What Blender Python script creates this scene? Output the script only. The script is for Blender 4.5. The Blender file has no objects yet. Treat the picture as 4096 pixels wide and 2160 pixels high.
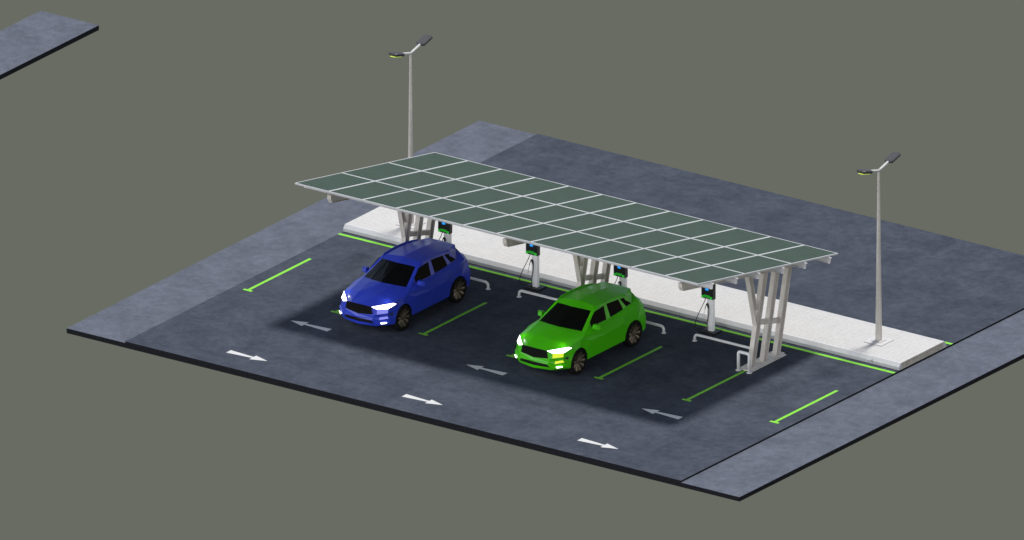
import bpy, bmesh, math, random
from mathutils import Vector, Matrix

random.seed(4)
scene = bpy.context.scene
COL = scene.collection
PI = math.pi

# ------------------------------------------------------------------ materials
def new_mat(name):
    m = bpy.data.materials.new(name)
    m.use_nodes = True
    nt = m.node_tree
    return m, nt, nt.nodes['Principled BSDF']

def N(nt, kind, **kw):
    n = nt.nodes.new(kind)
    for k, v in kw.items():
        setattr(n, k, v)
    return n

def math_node(nt, op, a, b=None, c=None):
    n = N(nt, 'ShaderNodeMath', operation=op)
    for i, s in enumerate((a, b, c)):
        if s is None:
            continue
        if isinstance(s, (int, float)):
            n.inputs[i].default_value = s
        else:
            nt.links.new(s, n.inputs[i])
    return n.outputs[0]

def mix_rgb(nt, fac, a, b, blend='MIX'):
    n = N(nt, 'ShaderNodeMix', data_type='RGBA', blend_type=blend)
    for sock, val in ((n.inputs[0], fac), (n.inputs[6], a), (n.inputs[7], b)):
        if isinstance(val, (int, float)):
            sock.default_value = val
        elif isinstance(val, (tuple, list)):
            sock.default_value = (*val[:3], 1)
        else:
            nt.links.new(val, sock)
    return n.outputs[2]

def ramp(nt, fac, stops):
    n = N(nt, 'ShaderNodeValToRGB')
    e = n.color_ramp.elements
    while len(e) < len(stops):
        e.new(0.5)
    for el, (p, c) in zip(e, stops):
        el.position = p
        el.color = (*c, 1) if not isinstance(c, (int, float)) else (c, c, c, 1)
    nt.links.new(fac, n.inputs[0])
    return n.outputs[0]

def noise(nt, vec, scale, detail=4, rough=0.55):
    n = N(nt, 'ShaderNodeTexNoise')
    n.inputs['Scale'].default_value = scale
    n.inputs['Detail'].default_value = detail
    n.inputs['Roughness'].default_value = rough
    nt.links.new(vec, n.inputs['Vector'])
    return n.outputs[0]

def simple(name, col, rough=0.5, metal=0.0, spec=0.5, var=0.0, scale=8.0, coat=0.0):
    """one colour with a little procedural unevenness"""
    m, nt, b = new_mat(name)
    b.inputs['Roughness'].default_value = rough
    b.inputs['Metallic'].default_value = metal
    b.inputs['Specular IOR Level'].default_value = spec
    b.inputs['Coat Weight'].default_value = coat
    b.inputs['Coat Roughness'].default_value = 0.12
    tc = N(nt, 'ShaderNodeTexCoord')
    f = noise(nt, tc.outputs['Object'], scale)
    lo = tuple(c * (1 - var) for c in col)
    hi = tuple(min(1, c * (1 + var)) for c in col)
    nt.links.new(ramp(nt, f, [(0.3, lo), (0.7, hi)]), b.inputs['Base Color'])
    return m

def emissive(name, col, strength):
    m, nt, b = new_mat(name)
    b.inputs['Base Color'].default_value = (*[c * 0.6 for c in col], 1)
    b.inputs['Emission Color'].default_value = (*col, 1)
    b.inputs['Emission Strength'].default_value = strength
    b.inputs['Roughness'].default_value = 0.4
    return m

def asphalt(name, dark, mid, light, rust=0.35):
    m, nt, b = new_mat(name)
    b.inputs['Roughness'].default_value = 0.9
    b.inputs['Specular IOR Level'].default_value = 0.05
    co = N(nt, 'ShaderNodeTexCoord').outputs['Object']
    blotch = noise(nt, co, 0.9, 4, 0.6)
    patch = noise(nt, co, 4.0, 6, 0.75)
    grain = noise(nt, co, 26, 5, 0.9)
    f = math_node(nt, 'ADD', math_node(nt, 'MULTIPLY', blotch, 0.25),
                  math_node(nt, 'ADD', math_node(nt, 'MULTIPLY', patch, 0.30),
                            math_node(nt, 'MULTIPLY', grain, 0.45)))
    col = ramp(nt, f, [(0.41, dark), (0.5, mid), (0.59, light)])
    stain = ramp(nt, noise(nt, co, 3.1, 6, 0.75), [(0.60, 0.0), (0.74, 1.0)])
    col = mix_rgb(nt, math_node(nt, 'MULTIPLY', stain, rust), col,
                  (mid[0] * 1.25, mid[1] * 0.92, mid[2] * 0.78))
    nt.links.new(col, b.inputs['Base Color'])
    bump = N(nt, 'ShaderNodeBump')
    bump.inputs['Strength'].default_value = 0.25
    bump.inputs['Distance'].default_value = 0.01
    nt.links.new(grain, bump.inputs['Height'])
    nt.links.new(bump.outputs[0], b.inputs['Normal'])
    return m

def basket(name, ax, ay, cell, line, tile, joint_shade, var=0.05):
    """basket-weave pavers laid in the plane of two object axes"""
    m, nt, b = new_mat(name)
    b.inputs['Roughness'].default_value = 0.85
    b.inputs['Specular IOR Level'].default_value = 0.2
    co = N(nt, 'ShaderNodeTexCoord').outputs['Object']
    sep = N(nt, 'ShaderNodeSeparateXYZ')
    nt.links.new(co, sep.inputs[0])
    u = math_node(nt, 'DIVIDE', sep.outputs[ax], cell)
    v = math_node(nt, 'DIVIDE', sep.outputs[ay], cell)
    fu, fv = math_node(nt, 'FRACT', u), math_node(nt, 'FRACT', v)
    par = math_node(nt, 'FLOORED_MODULO', math_node(nt, 'ADD', math_node(nt, 'FLOOR', u), math_node(nt, 'FLOOR', v)), 2)
    w = math_node(nt, 'ADD', math_node(nt, 'MULTIPLY', fu, par),
                  math_node(nt, 'MULTIPLY', fv, math_node(nt, 'SUBTRACT', 1, par)))
    dm = math_node(nt, 'ABSOLUTE', math_node(nt, 'SUBTRACT', w, 0.5))
    du = math_node(nt, 'SUBTRACT', 0.5, math_node(nt, 'ABSOLUTE', math_node(nt, 'SUBTRACT', fu, 0.5)))
    dv = math_node(nt, 'SUBTRACT', 0.5, math_node(nt, 'ABSOLUTE', math_node(nt, 'SUBTRACT', fv, 0.5)))
    d = math_node(nt, 'MINIMUM', dm, math_node(nt, 'MINIMUM', du, dv))
    jt = math_node(nt, 'LESS_THAN', d, line)
    wear = ramp(nt, noise(nt, co, 2.2, 5, 0.7), [(0.35, 0.15), (0.65, 1.0)])
    tone = noise(nt, co, 9, 4, 0.6)
    lo = tuple(c * (1 - var) for c in tile)
    hi = tuple(min(1, c * (1 + var)) for c in tile)
    col = ramp(nt, tone, [(0.35, lo), (0.65, hi)])
    col = mix_rgb(nt, math_node(nt, 'MULTIPLY', jt, wear), col, joint_shade)
    nt.links.new(col, b.inputs['Base Color'])
    return m

def solar_cells(name):
    m, nt, b = new_mat(name)
    b.inputs['Roughness'].default_value = 0.32
    b.inputs['Specular IOR Level'].default_value = 0.0
    co = N(nt, 'ShaderNodeTexCoord').outputs['Object']
    sep = N(nt, 'ShaderNodeSeparateXYZ')
    nt.links.new(co, sep.inputs[0])
    u = math_node(nt, 'DIVIDE', sep.outputs[0], 0.1105)
    v = math_node(nt, 'DIVIDE', sep.outputs[1], 0.1122)
    cu = math_node(nt, 'ABSOLUTE', math_node(nt, 'SUBTRACT', math_node(nt, 'FRACT', u), 0.5))
    cv = math_node(nt, 'ABSOLUTE', math_node(nt, 'SUBTRACT', math_node(nt, 'FRACT', v), 0.5))
    corner = math_node(nt, 'GREATER_THAN', math_node(nt, 'ADD', cu, cv), 0.815)
    line = math_node(nt, 'GREATER_THAN', math_node(nt, 'MAXIMUM', cu, cv), 0.475)
    bus = math_node(nt, 'LESS_THAN', math_node(nt, 'ABSOLUTE', math_node(nt, 'SUBTRACT', cv, 0.2)), 0.03)
    base = ramp(nt, noise(nt, co, 1.1, 2), [(0.3, (0.030, 0.046, 0.038)), (0.7, (0.037, 0.055, 0.046))])
    col = mix_rgb(nt, math_node(nt, 'MULTIPLY', bus, 0.25), base, (0.07, 0.10, 0.085))
    col = mix_rgb(nt, math_node(nt, 'MULTIPLY', line, 0.3), col, (0.08, 0.11, 0.095))
    col = mix_rgb(nt, corner, col, (0.165, 0.21, 0.185))
    nt.links.new(col, b.inputs['Base Color'])
    return m

def galvanised(name, lo, hi, metal=0.25, rough=0.45):
    m, nt, b = new_mat(name)
    b.inputs['Roughness'].default_value = rough
    b.inputs['Metallic'].default_value = metal
    co = N(nt, 'ShaderNodeTexCoord').outputs['Object']
    mp = N(nt, 'ShaderNodeMapping')
    mp.inputs['Scale'].default_value = (1, 1, 0.35)
    nt.links.new(co, mp.inputs[0])
    f = noise(nt, mp.outputs[0], 7, 5, 0.7)
    nt.links.new(ramp(nt, f, [(0.32, lo), (0.68, hi)]), b.inputs['Base Color'])
    return m

M = {}
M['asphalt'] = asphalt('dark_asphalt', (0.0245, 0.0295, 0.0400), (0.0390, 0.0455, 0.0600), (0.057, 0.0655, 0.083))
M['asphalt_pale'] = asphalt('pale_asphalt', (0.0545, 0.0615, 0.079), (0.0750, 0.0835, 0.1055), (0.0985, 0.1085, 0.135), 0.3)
M['slab_side'] = simple('slab_side', (0.0115, 0.0115, 0.0145), 0.95, 0, 0.1, 0.35, 14)
def kerb_concrete():
    m, nt, b = new_mat('kerb_concrete')
    b.inputs['Roughness'].default_value = 0.85
    b.inputs['Specular IOR Level'].default_value = 0.2
    co = N(nt, 'ShaderNodeTexCoord').outputs['Object']
    base = ramp(nt, noise(nt, co, 9, 4, 0.6), [(0.3, (0.40, 0.402, 0.41)), (0.7, (0.44, 0.442, 0.448))])
    spot = ramp(nt, noise(nt, co, 4.5, 2, 0.4), [(0.70, 0.0), (0.73, 1.0)])
    streak = ramp(nt, noise(nt, co, 1.1, 5, 0.7), [(0.52, 0.0), (0.75, 0.5)])
    col = mix_rgb(nt, streak, base, (0.36, 0.355, 0.35))
    col = mix_rgb(nt, spot, col, (0.27, 0.27, 0.275))
    nt.links.new(col, b.inputs['Base Color'])
    return m
M['concrete'] = kerb_concrete()
M['pavers'] = basket('white_pavers', 0, 1, 0.20, 0.032, (0.39, 0.387, 0.380), (0.26, 0.252, 0.235))
M['pavers_end'] = basket('paver_ends', 1, 2, 0.14, 0.045, (0.40, 0.37, 0.31), (0.10, 0.09, 0.08), 0.15)
M['joint_shade'] = simple('kerb_foot_shade', (0.01, 0.01, 0.014), 0.9, 0, 0.1, 0.1)  # near-black colour for the line of shade under the kerb
M['green_paint'] = simple('green_marking_paint', (0.145, 0.42, 0.028), 0.75, 0, 0.25, 0.10, 12)
M['white_paint'] = simple('white_marking_paint', (0.405, 0.41, 0.412), 0.75, 0, 0.25, 0.05, 10)
M['galv'] = galvanised('galvanised_steel', (0.44, 0.405, 0.36), (0.61, 0.57, 0.515), 0.0)
M['pole'] = galvanised('lamp_pole_steel', (0.40, 0.37, 0.335), (0.51, 0.475, 0.435), 0.0)
M['white_metal'] = simple('white_coated_metal', (0.64, 0.64, 0.64), 0.45, 0, 0.4, 0.03)
M['lamp_white'] = simple('lamp_white_coating', (0.41, 0.405, 0.40), 0.5, 0, 0.3, 0.03)
M['alu'] = simple('panel_frame_aluminium', (0.44, 0.445, 0.45), 0.5, 0.0, 0.4, 0.03)
M['purlin'] = simple('purlin_steel', (0.55, 0.545, 0.54), 0.5, 0.0, 0.4, 0.06)
M['cells'] = solar_cells('solar_cells')
M['backsheet'] = simple('panel_backsheet', (0.75, 0.75, 0.75), 0.7, 0, 0.3, 0.05)
M['lamp_black'] = simple('lamp_housing', (0.026, 0.027, 0.030), 0.5, 0, 0.4, 0.1)
M['lamp_glow'] = emissive('lamp_glow', (0.62, 0.88, 0.05), 1.0)
M['black'] = simple('black_plastic', (0.012, 0.012, 0.012), 0.45, 0, 0.35, 0.15)
M['station_white'] = simple('station_white', (0.90, 0.89, 0.89), 0.4, 0, 0.4, 0.02)
M['screen'] = emissive('screen_blue', (0.012, 0.30, 0.86), 0.9)
M['led'] = emissive('led_green', (0.02, 0.50, 0.03), 0.75)
M['glass'] = simple('tinted_glass', (0.002, 0.002, 0.002), 0.08, 0, 0.015, 0.1, 2)
def screen_glass():
    m, nt, b = new_mat('windscreen_glass')
    b.inputs['Base Color'].default_value = (0.002, 0.002, 0.002, 1)
    b.inputs['Roughness'].default_value = 0.06
    b.inputs['Specular IOR Level'].default_value = 0.22
    co = N(nt, 'ShaderNodeTexCoord').outputs['Object']
    mp = N(nt, 'ShaderNodeMapping')
    mp.inputs['Scale'].default_value = (7, 1.2, 1.6)
    nt.links.new(co, mp.inputs[0])
    bump = N(nt, 'ShaderNodeBump')
    bump.inputs['Strength'].default_value = 0.35
    bump.inputs['Distance'].default_value = 0.05
    nt.links.new(noise(nt, mp.outputs[0], 1.6, 3, 0.6), bump.inputs['Height'])
    nt.links.new(bump.outputs[0], b.inputs['Normal'])
    return m
M['screen_glass'] = screen_glass()
M['paint_blue'] = simple('blue_car_paint', (0.020, 0.042, 0.42), 0.34, 0, 0.20, 0.02, 3, 0.35)
M['paint_green'] = simple('green_car_paint', (0.052, 0.42, 0.002), 0.34, 0, 0.17, 0.02, 3, 0.30)
M['tyre'] = simple('tyre_rubber', (0.007, 0.0065, 0.006), 0.8, 0, 0.12, 0.2)
M['rim'] = simple('bronze_alloy', (0.15, 0.12, 0.085), 0.34, 0.7, 0.5, 0.05)
M['rim_dark'] = simple('rim_barrel', (0.01, 0.01, 0.01), 0.6, 0, 0.3, 0.1)
M['headlight'] = emissive('headlight_glow', (1.0, 0.985, 0.97), 6.0)
M['lit_paint_green'] = emissive('lit_paint_lime', (0.68, 0.78, 0.03), 0.78)  # car paint brightened by the headlight, given as emission
M['lit_paint_blue'] = emissive('lit_paint_lavender', (0.22, 0.23, 0.74), 0.75)
M['grille'] = simple('grille_black', (0.010, 0.009, 0.009), 0.4, 0, 0.4, 0.2)

# ------------------------------------------------------------------ mesh helpers
def finish(name, bm, mats, parent=None, smooth=False, recalc=True):
    if recalc:
        bmesh.ops.recalc_face_normals(bm, faces=bm.faces[:])
    me = bpy.data.meshes.new(name)
    bm.to_mesh(me)
    bm.free()
    if not isinstance(mats, (list, tuple)):
        mats = [mats]
    for m in mats:
        me.materials.append(m)
    if smooth:
        for p in me.polygons:
            p.use_smooth = True
    o = bpy.data.objects.new(name, me)
    COL.objects.link(o)
    if parent is not None:
        o.parent = parent
    return o

def root(name, loc, label, cat, group=None, rz=0.0):
    o = bpy.data.objects.new(name, None)
    o.empty_display_size = 0.3
    COL.objects.link(o)
    o.location = loc
    o.rotation_euler = (0, 0, rz)
    tag(o, label, cat, group)
    return o

def tag(o, label, cat=None, group=None, kind=None):
    if label: o['label'] = label
    if cat: o['category'] = cat
    if group: o['group'] = group
    if kind: o['kind'] = kind
    return o

def copy_tree(o, parent=None):
    c = o.copy()
    COL.objects.link(c)
    c.parent = parent
    for ch in [x for x in o.children]:
        copy_tree(ch, c)
    return c

def box(bm, lo, hi, mi=0, M4=None):
    x0, y0, z0 = lo
    x1, y1, z1 = hi
    co = [(x0, y0, z0), (x1, y0, z0), (x1, y1, z0), (x0, y1, z0), (x0, y0, z1), (x1, y0, z1), (x1, y1, z1), (x0, y1, z1)]
    v = [bm.verts.new(M4 @ Vector(c) if M4 else c) for c in co]
    for f in ((0, 3, 2, 1), (4, 5, 6, 7), (0, 1, 5, 4), (1, 2, 6, 5), (2, 3, 7, 6), (3, 0, 4, 7)):
        fc = bm.faces.new([v[i] for i in f])
        fc.material_index = mi
    return v

def prism(bm, pts, z0, z1, mi_side=0, mi_top=0):
    """vertical prism over an outline in x, y"""
    a = [bm.verts.new((p[0], p[1], z0)) for p in pts]
    b = [bm.verts.new((p[0], p[1], z1)) for p in pts]
    n = len(pts)
    bm.faces.new(a[::-1]).material_index = mi_side
    bm.faces.new(b).material_index = mi_top
    for i in range(n):
        j = (i + 1) % n
        bm.faces.new((a[i], a[j], b[j], b[i])).material_index = mi_side

def extrude_profile(bm, prof, origin, U, V, W, L, mi=0):
    """profile (u, v) in the plane U, V swept along W by L"""
    U, V, W, origin = Vector(U), Vector(V), Vector(W), Vector(origin)
    a = [bm.verts.new(origin + U * p[0] + V * p[1]) for p in prof]
    b = [bm.verts.new(origin + U * p[0] + V * p[1] + W * L) for p in prof]
    n = len(prof)
    bm.faces.new(a[::-1]).material_index = mi
    bm.faces.new(b).material_index = mi
    for i in range(n):
        j = (i + 1) % n
        bm.faces.new((a[i], a[j], b[j], b[i])).material_index = mi

def h_section(w, d, tf, tw):
    """H profile: flanges of width w across u, depth d along v"""
    a, b = w / 2, d / 2
    return [(-a, -b), (a, -b), (a, -b + tf), (tw / 2, -b + tf), (tw / 2, b - tf), (a, b - tf),
            (a, b), (-a, b), (-a, b - tf), (-tw / 2, b - tf), (-tw / 2, -b + tf), (-a, -b + tf)]

def tube(bm, pts, r, seg=10, mi=0, caps=True):
    pts = [Vector(p) for p in pts]
    rs = r if isinstance(r, (list, tuple)) else [r] * len(pts)
    rings = []
    ref = None
    for i, p in enumerate(pts):
        d = (pts[min(i + 1, len(pts) - 1)] - pts[max(i - 1, 0)]).normalized()
        if ref is None:
            ref = d.orthogonal().normalized()
        ref = (ref - d * ref.dot(d)).normalized()
        bn = d.cross(ref)
        rings.append([bm.verts.new(p + (ref * math.cos(2 * PI * k / seg) + bn * math.sin(2 * PI * k / seg)) * rs[i]) for k in range(seg)])
    for a, b in zip(rings, rings[1:]):
        for k in range(seg):
            j = (k + 1) % seg
            f = bm.faces.new((a[k], a[j], b[j], b[k]))
            f.material_index = mi
            f.smooth = True
    if caps:
        bm.faces.new(rings[0][::-1]).material_index = mi
        bm.faces.new(rings[-1]).material_index = mi

def bend(pts, r, n=6):
    """round the corners of a polyline"""
    pts = [Vector(p) for p in pts]
    out = [pts[0]]
    for a, b, c in zip(pts, pts[1:], pts[2:]):
        d1, d2 = (a - b).normalized(), (c - b).normalized()
        p, q = b + d1 * r, b + d2 * r
        for k in range(n + 1):
            t = k / n
            out.append(p * (1 - t) ** 2 + b * 2 * t * (1 - t) + q * t * t)
    out.append(pts[-1])
    return out

def smooth_curve(pts, n=8):
    """Catmull-Rom through the points"""
    P = [Vector(p) for p in pts]
    P = [P[0] * 2 - P[1]] + P + [P[-1] * 2 - P[-2]]
    out = []
    for i in range(1, len(P) - 2):
        a, b, c, d = P[i - 1:i + 3]
        for k in range(n):
            t = k / n
            out.append(0.5 * (2 * b + (c - a) * t + (2 * a - 5 * b + 4 * c - d) * t * t + (3 * b - a - 3 * c + d) * t ** 3))
    out.append(P[-2])
    return out

def disc(bm, c, r, h, seg=20, mi=0):
    prism(bm, [(c[0] + r * math.cos(2 * PI * k / seg), c[1] + r * math.sin(2 * PI * k / seg)) for k in range(seg)], c[2], c[2] + h, mi, mi)

# ------------------------------------------------------------------ the slabs
Z_PALE = -0.045
Z_BOT = -0.190

def slab(name, x0, x1, y0, y1, top, mat, label, cat):
    bm = bmesh.new()
    prism(bm, [(x0, y0), (x1, y0), (x1, y1), (x0, y1)], Z_BOT, top, 1, 0)
    o = finish(name, bm, [mat, M['slab_side']])
    # top face carries material 0
    return tag(o, label, cat, kind='structure')

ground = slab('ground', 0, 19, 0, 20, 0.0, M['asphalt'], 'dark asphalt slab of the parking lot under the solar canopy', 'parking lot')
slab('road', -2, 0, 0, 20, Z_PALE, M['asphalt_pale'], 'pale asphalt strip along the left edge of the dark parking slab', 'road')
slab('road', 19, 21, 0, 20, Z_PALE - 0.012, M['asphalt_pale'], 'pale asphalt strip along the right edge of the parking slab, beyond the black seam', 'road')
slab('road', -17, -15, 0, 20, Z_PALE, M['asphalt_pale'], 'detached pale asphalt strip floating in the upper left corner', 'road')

# painted markings, children of the ground they are painted on
def paint(name, outline, mat, z=0.004, t=0.0, parent=ground, label=None):
    bm = bmesh.new()
    v = [bm.verts.new((p[0], p[1], z)) for p in outline]
    bm.faces.new(v)
    o = finish(name, bm, mat, parent)
    if label: o['label'] = label
    return o

for k in range(7):
    cx = 0.485 + 3 * k
    paint('bay_line', [(cx - 0.15, 5.21), (cx + 0.15, 5.21), (cx + 0.15, 5.31), (cx + 0.05, 5.31), (cx + 0.05, 8.30),
                       (cx - 0.05, 8.30), (cx - 0.05, 5.31), (cx - 0.15, 5.31)], M['green_paint'])
paint('edge_line', [(0, 10.295), (19, 10.295), (19, 10.41), (0, 10.41)], M['green_paint'])
paint('edge_line', [(0, 13.075), (19, 13.075), (19, 13.19), (0, 13.19)], M['green_paint'])

def arrow_outline(xt, yc, s):
    p = [(0, 0), (0.50, 0.17), (0.50, 0.045), (1.33, 0.115), (1.33, -0.115), (0.50, -0.045), (0.50, -0.17)]
    return [(xt + s * a, yc + s * b) for a, b in p]

for k in range(3):
    paint('direction_arrow', arrow_outline(2.835 + 6 * k, 4.0, 1), M['white_paint'])
    paint('direction_arrow', arrow_outline(10.145 - 6 + 6 * k, 1.02, -1), M['white_paint'])

# ------------------------------------------------------------------ pavement with bevelled kerbs
Y0, Y1 = 10.57, 12.85
bm = bmesh.new()
box(bm, (0, Y0 + 0.13, 0), (19, Y1 - 0.13, 0.2))
for f in bm.faces:
    f.material_index = 1 if abs(f.calc_center_median().x - 19) < 1e-4 or abs(f.calc_center_median().x) < 1e-4 else 0
pav = finish('pavement', bm, [M['pavers'], M['pavers_end']])
tag(pav, 'raised white paved island with bevelled kerbs behind the charging posts', 'pavement', kind='structure')
for s, yk in ((1, Y0), (-1, Y1)):
    bm = bmesh.new()
    prof = [(0, 0.006), (0.13, 0.006), (0.13, 0.203), (0.085, 0.203), (0.0, 0.10)]
    extrude_profile(bm, prof, (0, yk, 0), (0, s, 0), (0, 0, 1), (1, 0, 0), 19)
    kerb = finish('kerb', bm, M['concrete'], pav)
    bm = bmesh.new()
    box(bm, (0, yk - 0.012 if s > 0 else yk, 0.0015), (19, yk if s > 0 else yk + 0.012, 0.0075))
    finish('joint_shade', bm, M['joint_shade'], kerb)  # thin dark strip painting in the shade at the kerb foot
# ------------------------------------------------------------------ solar canopy
CX0, CX1, CY0, CZ0 = 2.585, 16.385, 4.56, 3.89
SL = 0.175
ANG = math.atan(SL)
def ctop(y): return CZ0 - SL * (y - CY0)
canopy = root('solar_canopy', (9.485, 8.9, 0), 'long tilted solar panel roof on three Y shaped steel supports over the parking bays', 'solar carport')
CINV = Matrix.Translation((-9.485, -8.9, 0))

def canopy_part(name, bm, mats, parent=None, smooth=False):
    bmesh.ops.transform(bm, matrix=CINV, verts=bm.verts[:])
    return finish(name, bm, mats, parent or canopy, smooth)

# one panel, built flat in its own axes, then copied 36 times
PW, PD, PT = 1.15, 6.77 / math.cos(ANG) / 3, 0.042
bm = bmesh.new()
fr, g = 0.026, 0.004
a0, a1, d0, d1 = g, PW - g, g / 2, PD - g / 2
for lo, hi in (((a0, d0, -PT), (a1, d0 + fr, 0)), ((a0, d1 - fr, -PT), (a1, d1, 0)),
               ((a0, d0 + fr, -PT), (a0 + fr, d1 - fr, 0)), ((a1 - fr, d0 + fr, -PT), (a1, d1 - fr, 0))):
    box(bm, lo, hi)
panel0 = finish('solar_panel', bm, M['alu'], canopy)
bm = bmesh.new()
box(bm, (a0 + fr, d0 + fr, -0.014), (a1 - fr, d1 - fr, -0.006), 0)
bm.faces.ensure_lookup_table()
for f in bm.faces:
    f.material_index = 0 if f.calc_center_median().z > -0.0065 else 1
cells0 = finish('cell_sheet', bm, [M['cells'], M['backsheet']], panel0)
first = True
for i in range(12):
    for j in range(3):
        p = panel0 if first else copy_tree(panel0, canopy)
        first = False
        y = CY0 + j * 6.77 / 3
        p.location = (CX0 + i * PW - 9.485, y - 8.9, ctop(y))
        p.rotation_euler = (-ANG, 0, 0)

# purlins: six Z sections along the length
NV = Vector((0, math.sin(ANG), math.cos(ANG)))
TV = Vector((0, math.cos(ANG), -math.sin(ANG)))
ph = 0.152
for y in (5.14, 6.32, 7.40, 8.58, 9.66, 10.845):
    bm = bmesh.new()
    o = Vector((CX0 - 0.065, y, ctop(y) - PT - 0.028 - ph))
    prof = [(-0.05, 0), (0.012, 0), (0.012, ph - 0.01), (0.07, ph - 0.01), (0.07, ph), (0.0, ph), (0.0, 0.012), (-0.05, 0.012)]
    extrude_profile(bm, prof, o, TV, NV, (1, 0, 0), CX1 - CX0 + 0.13)
    pu = canopy_part('purlin', bm, M['purlin'])
    for xx in (CX0 - 0.02, CX1 - 0.045):
        bm = bmesh.new()
        c = Vector((xx, y, ctop(y) - PT - 0.028)) + NV * 0.001
        extrude_profile(bm, [(0.0, 0), (0.06, 0), (0.06, 0.025), (0.0, 0.025)], c, TV, NV, (1, 0, 0), 0.065)
        canopy_part('clip', bm, M['alu'], pu)

# three supports
LEAN = 0.236
W = Vector((0, LEAN, 1)).normalized()
Uv = Vector((0, 1, -LEAN)).normalized()
def rbot(y): return ctop(y) - PT - 0.030 - ph - 0.235
for xc in (3.485, 9.485, 15.485):
    sup = None
    bm = bmesh.new()
    extrude_profile(bm, [(-0.235, 8.095), (0.235, 8.095), (0.235, 9.755), (-0.235, 9.755)], (xc, 0, 0.003), (1, 0, 0), (0, 1, 0), (0, 0, 1), 0.028)
    sup = canopy_part('support_frame', bm, M['galv'])
    cols = (8.285, 8.88, 9.505)
    for yc in cols:
        bm = bmesh.new()
        extrude_profile(bm, [(-0.15, -0.05), (0.15, -0.05), (0.15, 0.29), (-0.15, 0.29)], (xc, yc, 0.031), (1, 0, 0), (0, 1, 0), (0, 0, 1), 0.018)
        canopy_part('base_plate', bm, M['galv'], sup)
        bm = bmesh.new()
        # column cut level at the foot and along the rafter at the head
        prof = h_section(0.14, 0.20, 0.014, 0.012)
        a, b = [], []
        for px, py in prof:
            yb = yc + 0.10 + py / math.cos(math.atan(LEAN))
            zb = 0.049
            # head: z = rbot(y)
            t = (rbot(yb) - 0.002 - zb) / (1 + LEAN * SL)
            a.append(bm.verts.new((xc + px, yb, zb)))
            b.append(bm.verts.new((xc + px, yb + LEAN * t, zb + t)))
        bm.faces.new(a[::-1]); bm.faces.new(b)
        for i in range(len(prof)):
            j = (i + 1) % len(prof)
            bm.faces.new((a[i], a[j], b[j], b[i]))
        canopy_part('column', bm, M['galv'], sup)
    # forward strut of the Y
    bm = bmesh.new()
    prof = h_section(0.14, 0.17, 0.014, 0.012)
    y0, z0 = 8.60, 1.18
    ytop = 8.185
    ls = (ytop - y0) / (rbot(ytop) - z0)
    a, b = [], []
    for px, py in prof:
        q = (py + 0.085) / 0.17           # 0 front flange, 1 rear flange
        yb, zb = (8.555, 1.20) if q < 0.5 else (8.60, 1.66)
        yb += (0.014 if 0.01 < q < 0.5 else (-0.014 if 0.5 < q < 0.99 else 0))
        yt = 8.165 + q * 0.185
        a.append(bm.verts.new((xc + px, yb, zb)))
        b.append(bm.verts.new((xc + px, yt, rbot(yt) - 0.002)))
    bm.faces.new(a[::-1]); bm.faces.new(b)
    for i in range(len(prof)):
        j = (i + 1) % len(prof)
        bm.faces.new((a[i], a[j], b[j], b[i]))
    canopy_part('strut', bm, M['galv'], sup)
    # cross beam square to the columns, in two lengths
    for k in (0, 1):
        bm = bmesh.new()
        s0 = Vector((xc, cols[k] + 0.205 + LEAN * (1.32 - 0.14 * k), 1.30 - 0.145 * k))
        prof = h_section(0.11, 0.135, 0.012, 0.010)
        L = (cols[k + 1] - cols[k] - 0.20) * math.cos(math.atan(LEAN)) - 0.008
        extrude_profile(bm, prof, s0 - W * 0.06, (1, 0, 0), W, Uv, L)
        canopy_part('cross_beam', bm, M['galv'], sup)
    # rafter with an undercut nose at both ends
    bm = bmesh.new()
    ya, yb_ = 4.945, 10.95
    rh = 0.235
    def raf(x0, x1, y0, y1, lo, hi, nose=True):
        v = []
        for x in (x0, x1):
            pts = [(y0, hi), (y1, hi), (y1, max(lo, 0.11) if nose else lo), (y1 - 0.07 if nose else y1, lo), (y0 + 0.07 if nose else y0, lo), (y0, max(lo, 0.11) if nose else lo)]
            v.append([bm.verts.new((x, y, rbot(y) + zz)) for y, zz in pts])
        bm.faces.new(v[0]); bm.faces.new(v[1][::-1])
        for i in range(6):
            j = (i + 1) % 6
            bm.faces.new((v[0][i], v[0][j], v[1][j], v[1][i]))
    raf(xc - 0.028, xc + 0.028, ya + 0.014, yb_ - 0.014, 0.012, rh - 0.012)
    raf(xc - 0.065, xc + 0.065, ya + 0.075, yb_ - 0.075, 0.0, 0.012, False)
    raf(xc - 0.065, xc + 0.065, ya + 0.014, yb_ - 0.014, rh - 0.012, rh, False)
    for y in (ya, yb_):       # nose plates
        s = 1 if y == ya else -1
        v = []
        for x in (xc - 0.065, xc + 0.065):
            pts = [(y, rh), (y, 0.11), (y + s * 0.075, 0.0), (y + s * 0.089, 0.0), (y + s * 0.014, 0.112), (y + s * 0.014, rh)]
            v.append([bm.verts.new((x, yy, rbot(yy) + zz)) for yy, zz in pts])
        bm.faces.new(v[0]); bm.faces.new(v[1][::-1])
        for i in range(6):
            j = (i + 1) % 6
            bm.faces.new((v[0][i], v[0][j], v[1][j], v[1][i]))
    canopy_part('rafter', bm, M['galv'])

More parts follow.
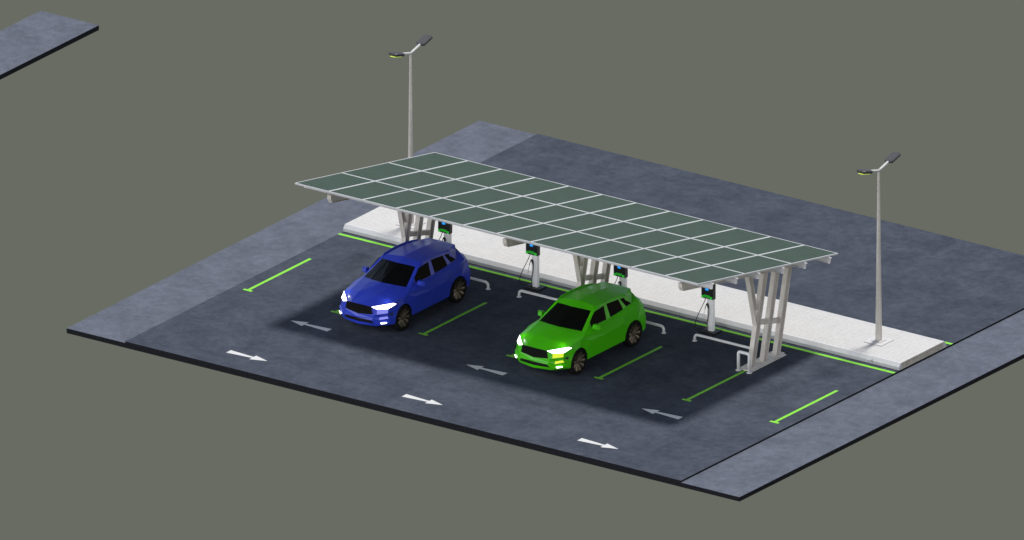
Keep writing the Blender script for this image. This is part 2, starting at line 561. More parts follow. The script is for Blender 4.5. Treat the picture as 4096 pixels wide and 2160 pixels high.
# ------------------------------------------------------------------ street lamps
def make_lamp(loc, label):
    r = root('street_lamp', loc, label, 'street lamp', 'two-headed street lamps on the white pavement')
    for s, z in ((0.30, 0.0), (0.15, 0.02)):
        bm = bmesh.new()
        box(bm, (-s, -s, z + (0.002 if z == 0 else 0.0005)), (s, s, z + 0.0205))
        finish('base_plate', bm, M['lamp_white'], r)
    bm = bmesh.new()
    zs = [(0.041, 0.097), (2.5, 0.066), (4.98, 0.037), (5.08, 0.032)]
    rings = [[bm.verts.new((rr * math.cos(PI / 8 + k * PI / 4), rr * math.sin(PI / 8 + k * PI / 4), z)) for k in range(8)] for z, rr in zs]
    for a, b in zip(rings, rings[1:]):
        for k in range(8):
            bm.faces.new((a[k], a[(k + 1) % 8], b[(k + 1) % 8], b[k]))
    bm.faces.new(rings[0][::-1]); bm.faces.new(rings[-1])
    finish('pole', bm, M['pole'], r)
    tilt = math.radians(15)
    for s in (1, -1):
        dv = Vector((0, s * math.cos(tilt), math.sin(tilt)))
        bm = bmesh.new()
        p0 = Vector((0, 0, 5.10))
        tube(bm, [p0 - dv * 0.02, p0 + dv * 0.10, p0 + dv * 0.50], 0.036, 12)
        finish('arm', bm, M['lamp_white'], r)
        # housing: rounded slab in the tilted plane
        bm = bmesh.new()
        up = Vector((0, -s * math.sin(tilt), math.cos(tilt)))
        sx = Vector((1, 0, 0))
        L0, L1, hw, ch = 0.46, 0.94, 0.145, 0.045
        out = [(L0, -hw + ch), (L0 + ch, -hw), (L1 - ch, -hw), (L1, -hw + ch), (L1, hw - ch), (L1 - ch, hw), (L0 + ch, hw), (L0, hw - ch)]
        lay = []
        for h, inset in ((-0.045, 0.03), (-0.005, 0.0), (0.025, 0.0), (0.045, 0.018)):
            cx = (L0 + L1) / 2
            ring = []
            for l, x in out:
                l2 = cx + (l - cx) * (1 - inset / 0.24)
                x2 = x * (1 - inset / hw)
                ring.append(bm.verts.new(p0 + dv * l2 + sx * x2 + up * h))
            lay.append(ring)
        for a, b in zip(lay, lay[1:]):
            for k in range(8):
                bm.faces.new((a[k], a[(k + 1) % 8], b[(k + 1) % 8], b[k]))
        bm.faces.new(lay[0][::-1]); bm.faces.new(lay[-1])
        head = finish('lamp_head', bm, M['lamp_black'], r)
        bm = bmesh.new()
        q = [p0 + dv * l + sx * x for l, x in ((0.535, -0.075), (0.90, -0.075), (0.90, 0.075), (0.535, 0.075))]
        a = [bm.verts.new(v - up * 0.0465) for v in q]
        b = [bm.verts.new(v - up * 0.064) for v in q]
        bm.faces.new(a); bm.faces.new(b[::-1])
        for k in range(4):
            bm.faces.new((a[k], b[k], b[(k + 1) % 4], a[(k + 1) % 4]))
        finish('light_panel', bm, M['lamp_glow'], head)
    return r

lampA = make_lamp((17.5, 11.71, 0.2), 'street lamp on the open end of the white pavement, clear of the solar canopy')
lampB = copy_tree(lampA)
lampB.location = (1.5, 11.71, 0.2)
lampB['label'] = 'street lamp rising behind the solar canopy, its lower pole hidden by the panels'

# ------------------------------------------------------------------ charging stations
def make_charger():
    r = root('charging_station', (0, 0, 0), 'charging post', 'charging station', 'charging posts along the kerb')
    bm = bmesh.new(); box(bm, (-0.24, -0.195, 0.002), (0.24, 0.195, 0.052)); finish('base', bm, M['black'], r)
    bm = bmesh.new(); box(bm, (-0.10, -0.055, 0.052), (0.10, 0.055, 0.993))
    bmesh.ops.bevel(bm, geom=[e for e in bm.edges if abs(e.verts[0].co.z - e.verts[1].co.z) > 0.5], offset=0.008, segments=2, affect='EDGES')
    finish('post', bm, M['station_white'], r)
    yf = -0.069
    bm = bmesh.new(); box(bm, (-0.285, yf, 0.993), (0.113, 0.069, 1.488))
    bmesh.ops.bevel(bm, geom=bm.edges[:], offset=0.004, segments=1, affect='EDGES')
    cab = finish('cabinet', bm, M['black'], r)
    def plate(name, x0, x1, z0, z1, mat):
        b2 = bmesh.new(); box(b2, (x0, yf - 0.004, z0), (x1, yf + 0.002, z1)); return finish(name, b2, mat, cab)
    plate('screen', -0.146, -0.039, 1.247, 1.303, M['screen'])
    bm = bmesh.new()
    for x0, x1, z in ((-0.195, 0.010, 1.093), (-0.272, 0.085, 1.066), (-0.195, 0.007, 1.041)):
        box(bm, (x0, yf - 0.004, z - 0.0055), (x1, yf + 0.002, z + 0.0055))
    for x0, x1 in ((-0.269, -0.206), (0.016, 0.092)):
        n = 5
        for k in range(n):
            xa = x0 + (x1 - x0) * k / n
            box(bm, (xa, yf - 0.004, 1.000), (xa + (x1 - x0) / n * 0.60, yf + 0.002, 1.056))
    finish('indicator_light', bm, M['led'], cab)
    y = -0.10
    pts = smooth_curve([(-0.159, -0.03, 0.992), (-0.195, -0.06, 0.86), (-0.30, -0.10, 0.62), (-0.41, -0.12, 0.36), (-0.455, -0.12, 0.19), (-0.43, -0.12, 0.085),
                        (-0.35, -0.12, 0.066), (-0.22, -0.11, 0.065), (-0.10, -0.10, 0.064), (-0.055, -0.098, 0.075), (-0.06, -0.095, 0.16),
                        (-0.065, -0.09, 0.30), (-0.035, -0.088, 0.48), (-0.018, -0.088, 0.66), (-0.026, -0.088, 0.735)], 6)
    bm = bmesh.new(); tube(bm, pts, 0.011, 8); cable = finish('cable', bm, M['black'], r)
    bm = bmesh.new()
    tube(bm, smooth_curve([(-0.026, -0.088, 0.73), (-0.036, -0.088, 0.79), (-0.058, -0.088, 0.845), (-0.085, -0.088, 0.845), (-0.105, -0.088, 0.80), (-0.128, -0.088, 0.74), (-0.146, -0.088, 0.675)], 5),
         [0.020] * 6 + [0.026] * 8 + [0.018] * 6 + [0.010] * 11, 10)
    finish('connector', bm, M['black'], cable)
    bm = bmesh.new()
    tube(bm, [(-0.146, -0.088, 0.672), (-0.165, -0.088, 0.60), (-0.185, -0.088, 0.52)], 0.010, 8)
    tube(bm, [(-0.185, -0.088, 0.53), (-0.205, -0.088, 0.49), (-0.19, -0.088, 0.455), (-0.165, -0.088, 0.44)], [0.016, 0.026, 0.024, 0.012], 8)
    finish('plug', bm, M['station_white'], cable)
    bm = bmesh.new()
    box(bm, (-0.075, -0.09, 0.76), (-0.035, -0.0555, 0.80))
    finish('holster', bm, M['black'], r)
    return r

ch0 = make_charger()
for k, (x, lab) in enumerate(((12.95, 'fully visible charging post beside the canopy support with the white hoop guard'),
                 (3.95, 'charging post whose dark cabinet shows just above the roof of the blue car'),
                 (6.95, 'charging post standing in the empty bay between the blue car and the green car'),
                 (9.95, 'charging post whose dark cabinet shows just above the roof of the green car'))):
    c = ch0 if k == 0 else copy_tree(ch0)
    c.location = (x, 10.035, 0)
    c['label'] = lab

# ------------------------------------------------------------------ wheel stops and hoop guard
def make_stop():
    r = root('wheel_stop', (0, 0, 0), 'wheel stop', 'wheel stop', 'tubular wheel stops at the bay ends')
    hw = 0.972
    bm = bmesh.new()
    tube(bm, bend([(-hw, 0, 0.015), (-hw, 0, 0.20), (hw, 0, 0.20), (hw, 0, 0.015)], 0.12, 8), 0.038, 14)
    finish('bar', bm, M['white_metal'], r)
    for s in (-1, 1):
        bm = bmesh.new(); disc(bm, (s * hw, 0, 0.002), 0.068, 0.012); finish('flange', bm, M['white_metal'], r)
    return r

st0 = make_stop()
for k, (x, lab) in enumerate(((7.952, 'white tubular wheel stop in the empty bay in front of the post between the cars'),
                              (4.952, 'white tubular wheel stop behind the blue car, its right end showing'),
                              (10.952, 'white tubular wheel stop behind the green car, its right end showing'),
                              (13.952, 'white tubular wheel stop running up to the bare support frame, beside the hoop guard'))):
    c = st0 if k == 0 else copy_tree(st0)
    c.location = (x, 9.20, 0)
    c['label'] = lab

hg = root('hoop_guard', (15.495, 8.02, 0), 'low white tubular hoop guarding the foot of the canopy support at the right end', 'hoop guard')
bm = bmesh.new()
tube(bm, bend([(-0.185, 0, 0.015), (-0.185, 0, 0.56), (0.185, 0, 0.56), (0.185, 0, 0.015)], 0.075, 8), 0.045, 14)
finish('bar', bm, M['white_metal'], hg)
for s in (-1, 1):
    bm = bmesh.new(); disc(bm, (s * 0.185, 0, 0.002), 0.082, 0.012); finish('flange', bm, M['white_metal'], hg)

# ------------------------------------------------------------------ cars
def rim_and_tyre(parent, paint_side, x_out, yc):
    """wheel with its outer face at x_out, side = sign of x"""
    s = 1 if x_out > 0 else -1
    wh = bpy.data.objects.new('wheel', None)
    COL.objects.link(wh)
    wh.parent = parent
    wh.location = (x_out, yc, 0.375)
    seg = 32
    bm = bmesh.new()
    prof = [(0.0, 0.283), (-0.004, 0.30), (0.004, 0.335), (-0.012, 0.362), (-0.05, 0.374), (-0.19, 0.374), (-0.23, 0.355), (-0.23, 0.26), (-0.10, 0.255), (-0.02, 0.262)]
    rings = [[bm.verts.new((s * dx, rr * math.cos(2 * PI * k / seg), rr * math.sin(2 * PI * k / seg))) for k in range(seg)] for dx, rr in prof]
    n = len(rings)
    for i in range(n):
        a, b = rings[i], rings[(i + 1) % n]
        for k in range(seg):
            bm.faces.new((a[k], a[(k + 1) % seg], b[(k + 1) % seg], b[k]))
    # tread blocks
    for k in range(seg):
        t = 2 * PI * (k + 0.5) / seg
        Rm = Matrix.Rotation(t, 4, 'X')
        for xa, xb in ((-0.10, -0.055), (-0.185, -0.14)):
            lo, hi = sorted((s * xa, s * xb))
            box(bm, (lo, -0.026, 0.372), (hi, 0.026, 0.3765), 0, Rm)
    finish('tyre', bm, M['tyre'], wh)
    bm = bmesh.new()
    # barrel and back plate
    for r0, x0, r1, x1 in ((0.284, -0.006, 0.268, -0.10), (0.268, -0.10, 0.05, -0.12)):
        a = [bm.verts.new((s * x0, r0 * math.cos(2 * PI * k / 40), r0 * math.sin(2 * PI * k / 40))) for k in range(40)]
        b = [bm.verts.new((s * x1, r1 * math.cos(2 * PI * k / 40), r1 * math.sin(2 * PI * k / 40))) for k in range(40)]
        for k in range(40):
            bm.faces.new((a[k], a[(k + 1) % 40], b[(k + 1) % 40], b[k])).material_index = 1
    # blades
    nb = 10
    for k in range(nb):
        t = 2 * PI * (k + 0.25) / nb
        Rm = Matrix.Rotation(t, 4, 'X')
        def P(x, y, z): return bm.verts.new(Rm @ Vector((s * x, y, z)))
        i0, i1, im = P(-0.072, -0.016, 0.05), P(-0.072, 0.016, 0.05), P(-0.055, 0.004, 0.05)
        o0, o1, om = P(-0.02, -0.070, 0.266), P(-0.035, 0.060, 0.268), P(-0.006, -0.012, 0.276)
        q0, q1 = P(-0.095, -0.012, 0.05), P(-0.075, -0.03, 0.262)
        bm.faces.new((i0, o0, om, im)); bm.faces.new((im, om, o1, i1)); bm.faces.new((q0, q1, o0, i0))
    disc_v = []
    for x, rr in ((-0.085, 0.062), (-0.045, 0.062), (-0.038, 0.050)):
        disc_v.append([bm.verts.new((s * x, rr * math.cos(2 * PI * k / 20), rr * math.sin(2 * PI * k / 20))) for k in range(20)])
    for a, b in zip(disc_v, disc_v[1:]):
        for k in range(20):
            bm.faces.new((a[k], a[(k + 1) % 20], b[(k + 1) % 20], b[k]))
    bm.faces.new(disc_v[-1])
    finish('rim', bm, [M['rim'], M['rim_dark']], wh, recalc=False)
    return wh

def greedy_bridge(P, Q):
    """triangles between two polylines of vertex names"""
    out, i, j = [], 0, 0
    while i < len(P) - 1 or j < len(Q) - 1:
        if j == len(Q) - 1 or (i < len(P) - 1 and (VC[P[i + 1]] - VC[Q[j]]).length <= (VC[P[i]] - VC[Q[j + 1]]).length):
            out.append((P[i], P[i + 1], Q[j])); i += 1
        else:
            out.append((P[i], Q[j + 1], Q[j])); j += 1
    return out

VC = {k: Vector(v) for k, v in {
    # lip, lower grille, bumper crease, grille
    'a0': (0, -2.05, .30), 'a1': (.55, -1.955, .315), 'a2': (.86, -1.60, .313),
    'b0': (0, -2.06, .385), 'b1': (.52, -2.0, .395),
    'd0': (0, -2.085, .497), 'd1': (.44, -2.045, .490),
    'e0': (0, -2.095, .53), 'e1': (.50, -2.025, .555),
    'g0': (0, -2.065, .614), 'g1': (.465, -2.012, .657),
    't0': (0, -2.05, .90), 't05': (.27, -2.03, .892), 't1': (.42, -2.0, .875),
    'p1': (.50, -2.015, .645),
    # headlight corner
    'h1': (.575, -1.96, .825), 'h2': (.80, -1.72, .812), 'h3': (.887, -1.46, .90), 'h4': (.845, -1.54, .938),
    'y1': (.59, -1.985, .678), 'y2': (.80, -1.745, .691),
    's1': (.63, -1.915, .58), 's2': (.80, -1.765, .605),
    'u1': (.64, -1.945, .507), 'u2': (.845, -1.765, .552),
    'f1': (.66, -1.90, .372), 'f2': (.865, -1.72, .395),
    # hood
    'm0': (0, -1.52, 1.075), 'm1': (.30, -1.60, 1.060), 'm2': (.64, -1.50, 1.025), 'm3': (.865, -1.22, .992),
    'r0': (0, -1.05, 1.18), 'r1': (.33, -1.06, 1.162), 'r2': (.68, -1.005, 1.112), 'q1': (.90, -.98, 1.038),
    # windscreen
    'w0': (0, -.955, 1.200), 'w1': (.40, -.865, 1.176), 'w2': (.727, -.745, 1.142),
    'x0': (0, -.17, 1.537), 'x1': (.30, -.135, 1.532), 'x2': (.57, -.083, 1.512),
    # roof, centre and edge
    'c1': (0, .147, 1.632), 'c2': (0, .62, 1.645), 'c3': (0, 1.15, 1.625), 'c4': (0, 1.766, 1.558), 'c5': (0, 1.99, 1.530),
    'k1': (.56, .12, 1.585), 'k2': (.57, .60, 1.600), 'k3': (.565, 1.12, 1.583), 'k4': (.52, 1.66, 1.535), 'k5': (.453, 1.99, 1.512),
    # side of the roof
    'A0': (.80, -.66, 1.135), 'A1': (.660, -.06, 1.515), 'A2': (.657, .17, 1.573), 'A3': (.654, .60, 1.584), 'A4': (.659, 1.10, 1.566), 'A5': (.676, 1.43, 1.515), 'A6': (.50, 1.985, 1.352),
    # belt line
    'l1': (.792, -.05, 1.150), 'l2': (.79, .55, 1.165), 'l3': (.772, 1.35, 1.228), 'l4': (.763, 1.615, 1.250), 'l5': (.74, 1.90, 1.300), 'l6': (.715, 2.03, 1.272),
    # shoulder crease
    'q2': (.92, .06, 1.092), 'q3': (.925, 1.10, 1.132), 'q4': (.92, 1.65, 1.190), 'q5': (.90, 1.83, 1.232), 'q6': (.84, 2.0, 1.180),
    # tail
    'z1': (.88, 2.02, 1.06), 'z2': (.90, 2.055, .905), 'z3': (.91, 2.10, .71), 'z4': (.90, 2.085, .40),
    'n0': (0, 2.06, 1.50), 'o0': (0, 2.03, 1.40), 'o1': (.52, 2.0, 1.35), 'v0': (0, 2.27, 1.12), 'v1': (.62, 2.16, 1.12),
    'B1': (.70, 2.17, 1.02), 'B0': (0, 2.29, 1.02), 'C0': (0, 2.30, .62), 'C1': (.72, 2.20, .62), 'D0': (0, 2.22, .38), 'D1': (.72, 2.16, .38),
    # door swell
    'i1': (.935, -.60, .86), 'i2': (.942, .25, .84), 'i3': (.938, 1.00, .86),
    'j1': (.905, -.73, .335), 'j2': (.905, 1.083, .335),
}.items()}
for i in range(9):
    t = PI - PI * i / 8
    VC['F%d' % i] = Vector((.915, -1.14 + .415 * math.cos(t), .345 + .46 * math.sin(t)))
    VC['R%d' % i] = Vector((.915, 1.515 + .425 * math.cos(t), .345 + .46 * math.sin(t)))
VC['F8'], VC['R0'] = VC['j1'], VC['j2']

F_ = [
    # bumper
    ('a0', 'a1', 'b1', 'b0'), ('b1', 'e1', 'd1'), ('d0', 'd1', 'e1', 'e0'), ('e0', 'e1', 'p1', 'g1', 'g0'),
    ('g1', 'p1', 't1'), ('t1', 'p1', 'h1'), ('p1', 'y1', 'h1'), ('h1', 'y1', 'y2', 'h2'),
    ('p1', 'e1', 's1', 'y1'), ('y1', 's1', 's2', 'y2'), ('s1', 'u1', 'u2', 's2'), ('e1', 'u1', 's1'),
    ('e1', 'b1', 'f1', 'u1'), ('u1', 'f1', 'f2', 'u2'), ('b1', 'a1', 'f1'), ('f1', 'a1', 'a2', 'f2'),
    # hood
    ('t0', 't05', 'm1', 'm0'), ('t05', 't1', 'm1'), ('t1', 'm2', 'm1'), ('t1', 'h4', 'm2'), ('h4', 'm3', 'm2'), ('h4', 'h3', 'm3'),
    ('m0', 'm1', 'r1', 'r0'), ('m1', 'm2', 'r2', 'r1'), ('m2', 'm3', 'q1', 'r2'),
    ('r0', 'r1', 'w1', 'w0'), ('r1', 'r2', 'w2', 'w1'), ('r2', 'q1', 'w2'), ('q1', 'A0', 'w2'),
    # A pillar and roof
    ('w2', 'A0', 'A1', 'x2'),
    ('x0', 'x1', 'x2', 'k1', 'c1'), ('c1', 'k1', 'k2', 'c2'), ('c2', 'k2', 'k3', 'c3'), ('c3', 'k3', 'k4', 'c4'), ('c4', 'k4', 'k5', 'c5'),
    ('x2', 'A1', 'A2', 'k1'), ('k1', 'A2', 'A3', 'k2'), ('k2', 'A3', 'A4', 'k3'), ('k3', 'A4', 'A5', 'k4'), ('k4', 'A5', 'A6', 'k5'),
    # cabin side
    ('A0', 'l1', 'A2', 'A1'), ('l1', 'l2', 'A3', 'A2'), ('l2', 'l3', 'A4', 'A3'), ('l3', 'l4', 'A5', 'A4'), ('l4', 'l5', 'A6', 'A5'), ('l5', 'l6', 'o1', 'A6'),
    # shoulder
    ('q1', 'q2', 'l1', 'A0'), ('q2', 'q3', 'l2', 'l1'), ('q3', 'q4', 'l3', 'l2'), ('q4', 'q5', 'l4', 'l3'), ('q5', 'q6', 'l5', 'l4'), ('q6', 'l6', 'l5'),
    # tail
    ('c5', 'k5', 'A6', 'o1', 'o0', 'n0'), ('o0', 'o1', 'l6', 'v1', 'v0'), ('l6', 'q6', 'z1', 'v1'), ('v0', 'v1', 'B1', 'B0'), ('v1', 'z1', 'z2', 'B1'),
    ('B0', 'B1', 'C1', 'C0'), ('B1', 'z2', 'z3', 'C1'), ('C0', 'C1', 'D1', 'D0'), ('C1', 'z3', 'z4', 'D1'),
]
F_ += greedy_bridge(['a2', 'f2', 'u2', 's2', 'y2', 'h2', 'h3'], ['F0', 'F1', 'F2', 'F3'])
F_ += greedy_bridge(['h3', 'm3', 'q1'], ['F3', 'F4', 'F5', 'F6'])
F_ += [('q1', 'q2', 'i2', 'i1'), ('q2', 'q3', 'i3', 'i2'), ('q1', 'i1', 'F6'), ('i1', 'F7', 'F6'), ('i1', 'j1', 'F7'),
       ('i1', 'i2', 'j1'), ('i2', 'j2', 'j1'), ('i2', 'i3', 'j2'), ('i3', 'R1', 'j2'), ('q3', 'R2', 'i3'), ('i3', 'R2', 'R1')]
F_ += greedy_bridge(['q3', 'q4', 'q5', 'q6', 'z1', 'z2', 'z3', 'z4'], ['R2', 'R3', 'R4', 'R5', 'R6', 'R7', 'R8'])

def half_mesh(faces, mats, off=0.0, mirror=True):
    bm = bmesh.new()
    for s in ((1, -1) if mirror else (1,)):
        vs = {}
        for f in faces:
            key = []
            for nme in f:
                if nme not in vs:
                    c = VC[nme]
                    vs[nme] = bm.verts.new((s * c.x, c.y, c.z))
                key.append(vs[nme])
            try:
                bm.faces.new(key if s > 0 else key[::-1])
            except ValueError:
                pass
    bmesh.ops.remove_doubles(bm, verts=bm.verts[:], dist=1e-5)
    return bm

def plane_patch(bm, pts, thick, s=1):
    """thin solid patch over a polygon; outward side raised by thick"""
    P = [Vector((s * p[0], p[1], p[2])) for p in pts]
    n = Vector((0, 0, 0))
    for a, b in zip(P, P[1:] + P[:1]):
        n += a.cross(b)
    n.normalize()
    c = sum(P, Vector()) / len(P)
    if n.dot(Vector((c.x, c.y * 0.3, 0.3))) < 0:
        n = -n
    a = [bm.verts.new(p - n * 0.004) for p in P]
    b = [bm.verts.new(p + n * thick) for p in P]
    bm.faces.new(a[::-1]); bm.faces.new(b)
    for i in range(len(P)):
        j = (i + 1) % len(P)
        bm.faces.new((a[i], a[j], b[j], b[i]))

def make_car(paint_mat, lit_paint, label, loc):
    r = root('parked_car', loc, label, 'car', 'cars parked under the solar canopy')
    bm = half_mesh(F_, paint_mat)
    body = finish('body', bm, paint_mat, r)
    # dark floor pan and wheel housings
    bm = bmesh.new()
    box(bm, (-.62, -1.62, .25), (.62, 1.98, .84))
    box(bm, (-.80, -.66, .30), (.80, 1.03, .55))
    finish('underbody', bm, M['rim_dark'], r)
    # windscreen
    bm = bmesh.new()
    for s in (1, -1):
        v = {k: bm.verts.new((s * VC[k].x, VC[k].y, VC[k].z)) for k in ('w0', 'w1', 'w2', 'x0', 'x1', 'x2')}
        bm.faces.new((v['w0'], v['w1'], v['x1'], v['x0'])); bm.faces.new((v['w1'], v['w2'], v['x2'], v['x1']))
    bmesh.ops.remove_doubles(bm, verts=bm.verts[:], dist=1e-5)
    finish('windscreen', bm, M['screen_glass'], r)
    def gh(y, z, e=0.0):
        return (.81 - .323 * (z - 1.10) + e, y, z)
    wins = [[(-.391, 1.300), (-.096, 1.500), (.379, 1.540), (.344, 1.170), (-.369, 1.172)],
            [(.524, 1.552), (1.067, 1.515), (1.146, 1.306), (1.165, 1.208), (.553, 1.176)],
            [(1.156, 1.510), (1.358, 1.482), (1.352, 1.425), (1.600, 1.262), (1.346, 1.240)]]
    # fit each pane to the body side behind it
    from mathutils.bvhtree import BVHTree
    me = body.data
    tree = BVHTree.FromPolygons([v.co for v in me.vertices], [tuple(p.vertices) for p in me.polygons])
    for s in (1, -1):
        for wv in wins:
            bm = bmesh.new()
            pts = [gh(y, z, .003) for y, z in wv]
            plane_patch(bm, pts, 0.008, s)
            finish('side_window', bm, M['glass'], r)
    bm = bmesh.new()
    v = [bm.verts.new(p) for p in ((-.42, 2.065, 1.345), (.42, 2.065, 1.345), (.50, 2.215, 1.16), (-.50, 2.215, 1.16))]
    v2 = [bm.verts.new(q.co + Vector((0, .03, .015))) for q in v]
    bm.faces.new(v[::-1]); bm.faces.new(v2)
    for i in range(4):
        bm.faces.new((v[i], v[(i + 1) % 4], v2[(i + 1) % 4], v2[i]))
    finish('rear_window', bm, M['glass'], r)
    # headlights and fog lights
    for s in (1, -1):
        bm = bmesh.new()
        P = [VC[k] for k in ('t1', 'h1', 'h2', 'h3', 'h4')]
        c = sum(P, Vector()) / 5 + Vector((0.0, -0.015, 0.026))
        vv = [bm.verts.new((s * p.x, p.y - .002, p.z)) for p in P]
        cc = bm.verts.new((s * c.x, c.y, c.z))
        for i in range(5):
            bm.faces.new((vv[i], vv[(i + 1) % 5], cc))
        hl = finish('headlight', bm, M['headlight'], r)
        ld = bpy.data.lights.new('headlight_lamp', 'POINT')
        ld.energy = 1.3
        ld.shadow_soft_size = 0.03
        ld.color = (1.0, 0.97, 0.90)
        lo_ = bpy.data.objects.new('headlight_lamp', ld)
        COL.objects.link(lo_)
        lo_.parent = hl
        lo_.location = (s * .73, -1.68, 1.10)
        bm = bmesh.new()
        plane_patch(bm, [(.672, -1.915, .428), (.812, -1.80, .440), (.806, -1.80, .410), (.690, -1.905, .396)], 0.006, s)
        for q in bm.verts:
            q.co.y -= 0.012
        finish('fog_light', bm, M['headlight'], r)
        bm = bmesh.new()
        plane_patch(bm, [(.825, -1.775, .672), (.885, -1.62, .700), (.885, -1.66, .612)], 0.006, s)
        for q in bm.verts:
            q.co.x += s * 0.012
        finish('air_slit', bm, M['grille'], r)
        # headlight reflection on the paint, put in as glowing patches on the driver side
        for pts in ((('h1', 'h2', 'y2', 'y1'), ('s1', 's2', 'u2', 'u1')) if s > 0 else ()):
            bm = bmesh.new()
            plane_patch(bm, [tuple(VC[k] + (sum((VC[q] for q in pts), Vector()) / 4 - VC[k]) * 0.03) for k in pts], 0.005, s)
            finish('lit_paint_patch', bm, lit_paint, r)
        # mirror
        bm = bmesh.new()
        box(bm, (.80, -.40, 1.135), (.90, -.35, 1.158))
        hull = [(.865, -.44, 1.13), (1.03, -.40, 1.125), (1.075, -.33, 1.14), (.865, -.29, 1.13),
                (.875, -.42, 1.265), (1.02, -.385, 1.272), (1.06, -.325, 1.255), (.87, -.29, 1.262), (.95, -.475, 1.17), (.95, -.46, 1.225)]
        hv = [bm.verts.new(p) for p in hull]
        bmesh.ops.convex_hull(bm, input=hv)
        if s < 0:
            for q in bm.verts:
                q.co.x *= -1
        finish('wing_mirror', bm, paint_mat, r)
        # roof rail
        bm = bmesh.new()
        pr = [(.625, -.01, 1.535), (.635, .16, 1.605), (.645, .60, 1.622), (.642, 1.10, 1.606), (.62, 1.42, 1.572), (.57, 1.63, 1.545)]
        rings = []
        for x, y, z in pr:
            rings.append([bm.verts.new((s * (x + dx), y, z + dz)) for dx, dz in ((-.02, -.04), (-.014, .012), (.008, .010), (.016, -.04))])
        for a, b in zip(rings, rings[1:]):
            for k in range(4):
                bm.faces.new((a[k], a[(k + 1) % 4], b[(k + 1) % 4], b[k]))
        bm.faces.new(rings[0][::-1]); bm.faces.new(rings[-1])
        finish('roof_rail', bm, paint_mat, r)
    # grilles
    bm = bmesh.new()
    for s in (1, -1):
        v = [bm.verts.new((s * VC[k].x, VC[k].y + .03, VC[k].z)) for k in ('g0', 'g1', 't1', 't05', 't0')]
        bm.faces.new(v)
    n = 27
    for k in range(n):
        h = -.43 + .86 * k / (n - 1)
        f = abs(h) / .465
        zb = .614 + .043 * f + .010
        zt = .90 - .025 * min(1, f * 1.05) - .012
        yb = -2.065 + .053 * f
        box(bm, (h - .005, yb + .006, zb), (h + .005, yb + .035, zt))
    finish('grille', bm, M['grille'], r, recalc=False)
    bm = bmesh.new()
    for s in (1, -1):
        v = [bm.verts.new((s * VC[k].x, VC[k].y + .035, VC[k].z)) for k in ('b0', 'b1', 'd1', 'd0')]
        bm.faces.new(v)
        for z in (.42, .455):
            lo, hi = sorted((s * .01, s * .45))
            box(bm, (lo, -2.045, z), (hi, -2.02, z + .006))
    finish('lower_grille', bm, M['grille'], r, recalc=False)
    for s in (1, -1):
        for y in (-1.105, 1.575):
            rim_and_tyre(r, s, s * .905, y)
    return r

make_car(M['paint_green'], M['lit_paint_green'], 'bright green low suv with glowing white headlights, parked nearer the right end of the canopy', (10.97, 6.3, 0))
make_car(M['paint_blue'], M['lit_paint_blue'], 'deep blue low suv with glowing white headlights, parked nearer the left end of the canopy', (4.97, 6.3, 0))

# ------------------------------------------------------------------ sky, sun, camera
EL = math.radians(71.5)
w = bpy.data.worlds.new('World')
scene.world = w
w.use_nodes = True
nt = w.node_tree
bg = nt.nodes['Background']
sky = N(nt, 'ShaderNodeTexSky', sky_type='NISHITA')
sky.sun_disc = False
sky.sun_elevation = EL
sky.sun_rotation = 0.0
tc = N(nt, 'ShaderNodeTexCoord')
sep = N(nt, 'ShaderNodeSeparateXYZ')
nt.links.new(tc.outputs['Generated'], sep.inputs[0])
up = N(nt, 'ShaderNodeMapRange', interpolation_type='SMOOTHSTEP')
up.inputs['From Min'].default_value = -0.03
up.inputs['From Max'].default_value = 0.03
nt.links.new(sep.outputs[2], up.inputs['Value'])
SKY_STRENGTH = 0.10
below = (0.1415 / SKY_STRENGTH, 0.1500 / SKY_STRENGTH, 0.1240 / SKY_STRENGTH)   # far olive land below the horizon
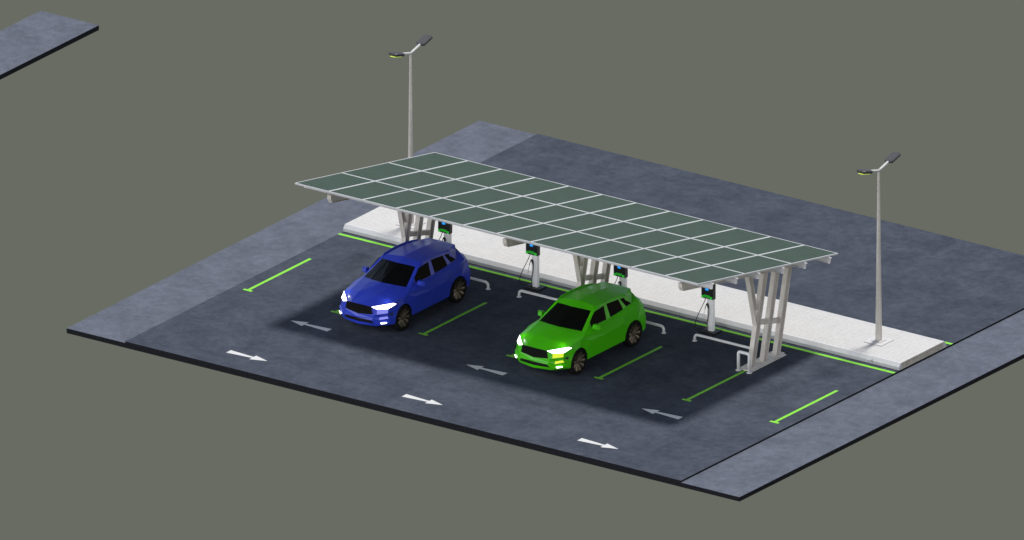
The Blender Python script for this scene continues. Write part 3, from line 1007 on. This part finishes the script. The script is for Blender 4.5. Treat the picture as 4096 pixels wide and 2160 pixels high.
# bright band added along the unseen horizon to light the front faces, strongest in front of the lot and to its left, faint and warm to its right
HORIZON_FILL = 3.9
zc = math_node(nt, 'MAXIMUM', sep.outputs[2], 0.0)
band = math_node(nt, 'POWER', 2.718, math_node(nt, 'MULTIPLY', math_node(nt, 'MULTIPLY', zc, zc), -1 / 0.30))
front = math_node(nt, 'MULTIPLY_ADD', sep.outputs[1], -0.5 * 0.90, 0.5)
front = math_node(nt, 'MULTIPLY_ADD', sep.outputs[0], -0.5 * 0.44, front)
front = math_node(nt, 'POWER', math_node(nt, 'MAXIMUM', front, 0.0), 4.0)
side = math_node(nt, 'MAXIMUM', sep.outputs[0], 0.0)
cool = math_node(nt, 'MULTIPLY', math_node(nt, 'MULTIPLY_ADD', front, 0.98, 0.03), band)
warm = math_node(nt, 'MULTIPLY', math_node(nt, 'MULTIPLY', side, 0.18), band)
def tint(fac, c):
    v = N(nt, 'ShaderNodeVectorMath', operation='SCALE')
    v.inputs[0].default_value = tuple(x * HORIZON_FILL / SKY_STRENGTH for x in c)
    nt.links.new(fac, v.inputs['Scale'])
    return v.outputs[0]
def vadd(a, b):
    v = N(nt, 'ShaderNodeVectorMath', operation='ADD')
    nt.links.new(a, v.inputs[0]); nt.links.new(b, v.inputs[1])
    return v.outputs[0]
full = vadd(sky.outputs[0], vadd(tint(cool, (1.0, 0.99, 0.99)), tint(warm, (1.0, 0.86, 0.66))))
nt.links.new(mix_rgb(nt, up.outputs[0], below, full), bg.inputs['Color'])
bg.inputs['Strength'].default_value = SKY_STRENGTH

sd = bpy.data.lights.new('sun', 'SUN')
sd.energy = 4.9
sd.angle = math.radians(7.5)
sd.color = (1.0, 0.97, 0.93)
so = bpy.data.objects.new('sun', sd)
COL.objects.link(so)
so.rotation_euler = (-(PI / 2 - EL), 0, 0)
so.location = (9, 20, 30)

S = 143.2
e = math.asin(0.35512)
al = math.radians(35.1954)
cd = bpy.data.cameras.new('camera')
cd.type = 'ORTHO'
cd.ortho_scale = 4096 / S
cd.clip_start = 0.1
cd.clip_end = 500
cam = bpy.data.objects.new('camera', cd)
COL.objects.link(cam)
cam.rotation_euler = (PI / 2 - e, 0, al)
ca, sa, se, ce = math.cos(al), math.sin(al), math.sin(e), math.cos(e)
a = (2048 - 500.4) / S
b = (1365.6 - 1080) / S / se
P0 = Vector((a * ca - b * sa, a * sa + b * ca, 0))
Fw = Vector((-sa * ce, ca * ce, -se))
cam.location = P0 - Fw * 60
scene.camera = cam

scene.view_settings.view_transform = 'Standard'
scene.view_settings.look = 'None'
scene.view_settings.exposure = 0
scene.view_settings.gamma = 1
scene.view_settings.use_curve_mapping = False
scene.render.engine = 'CYCLES'
scene.cycles.use_denoising = True
scene.cycles.max_bounces = 8
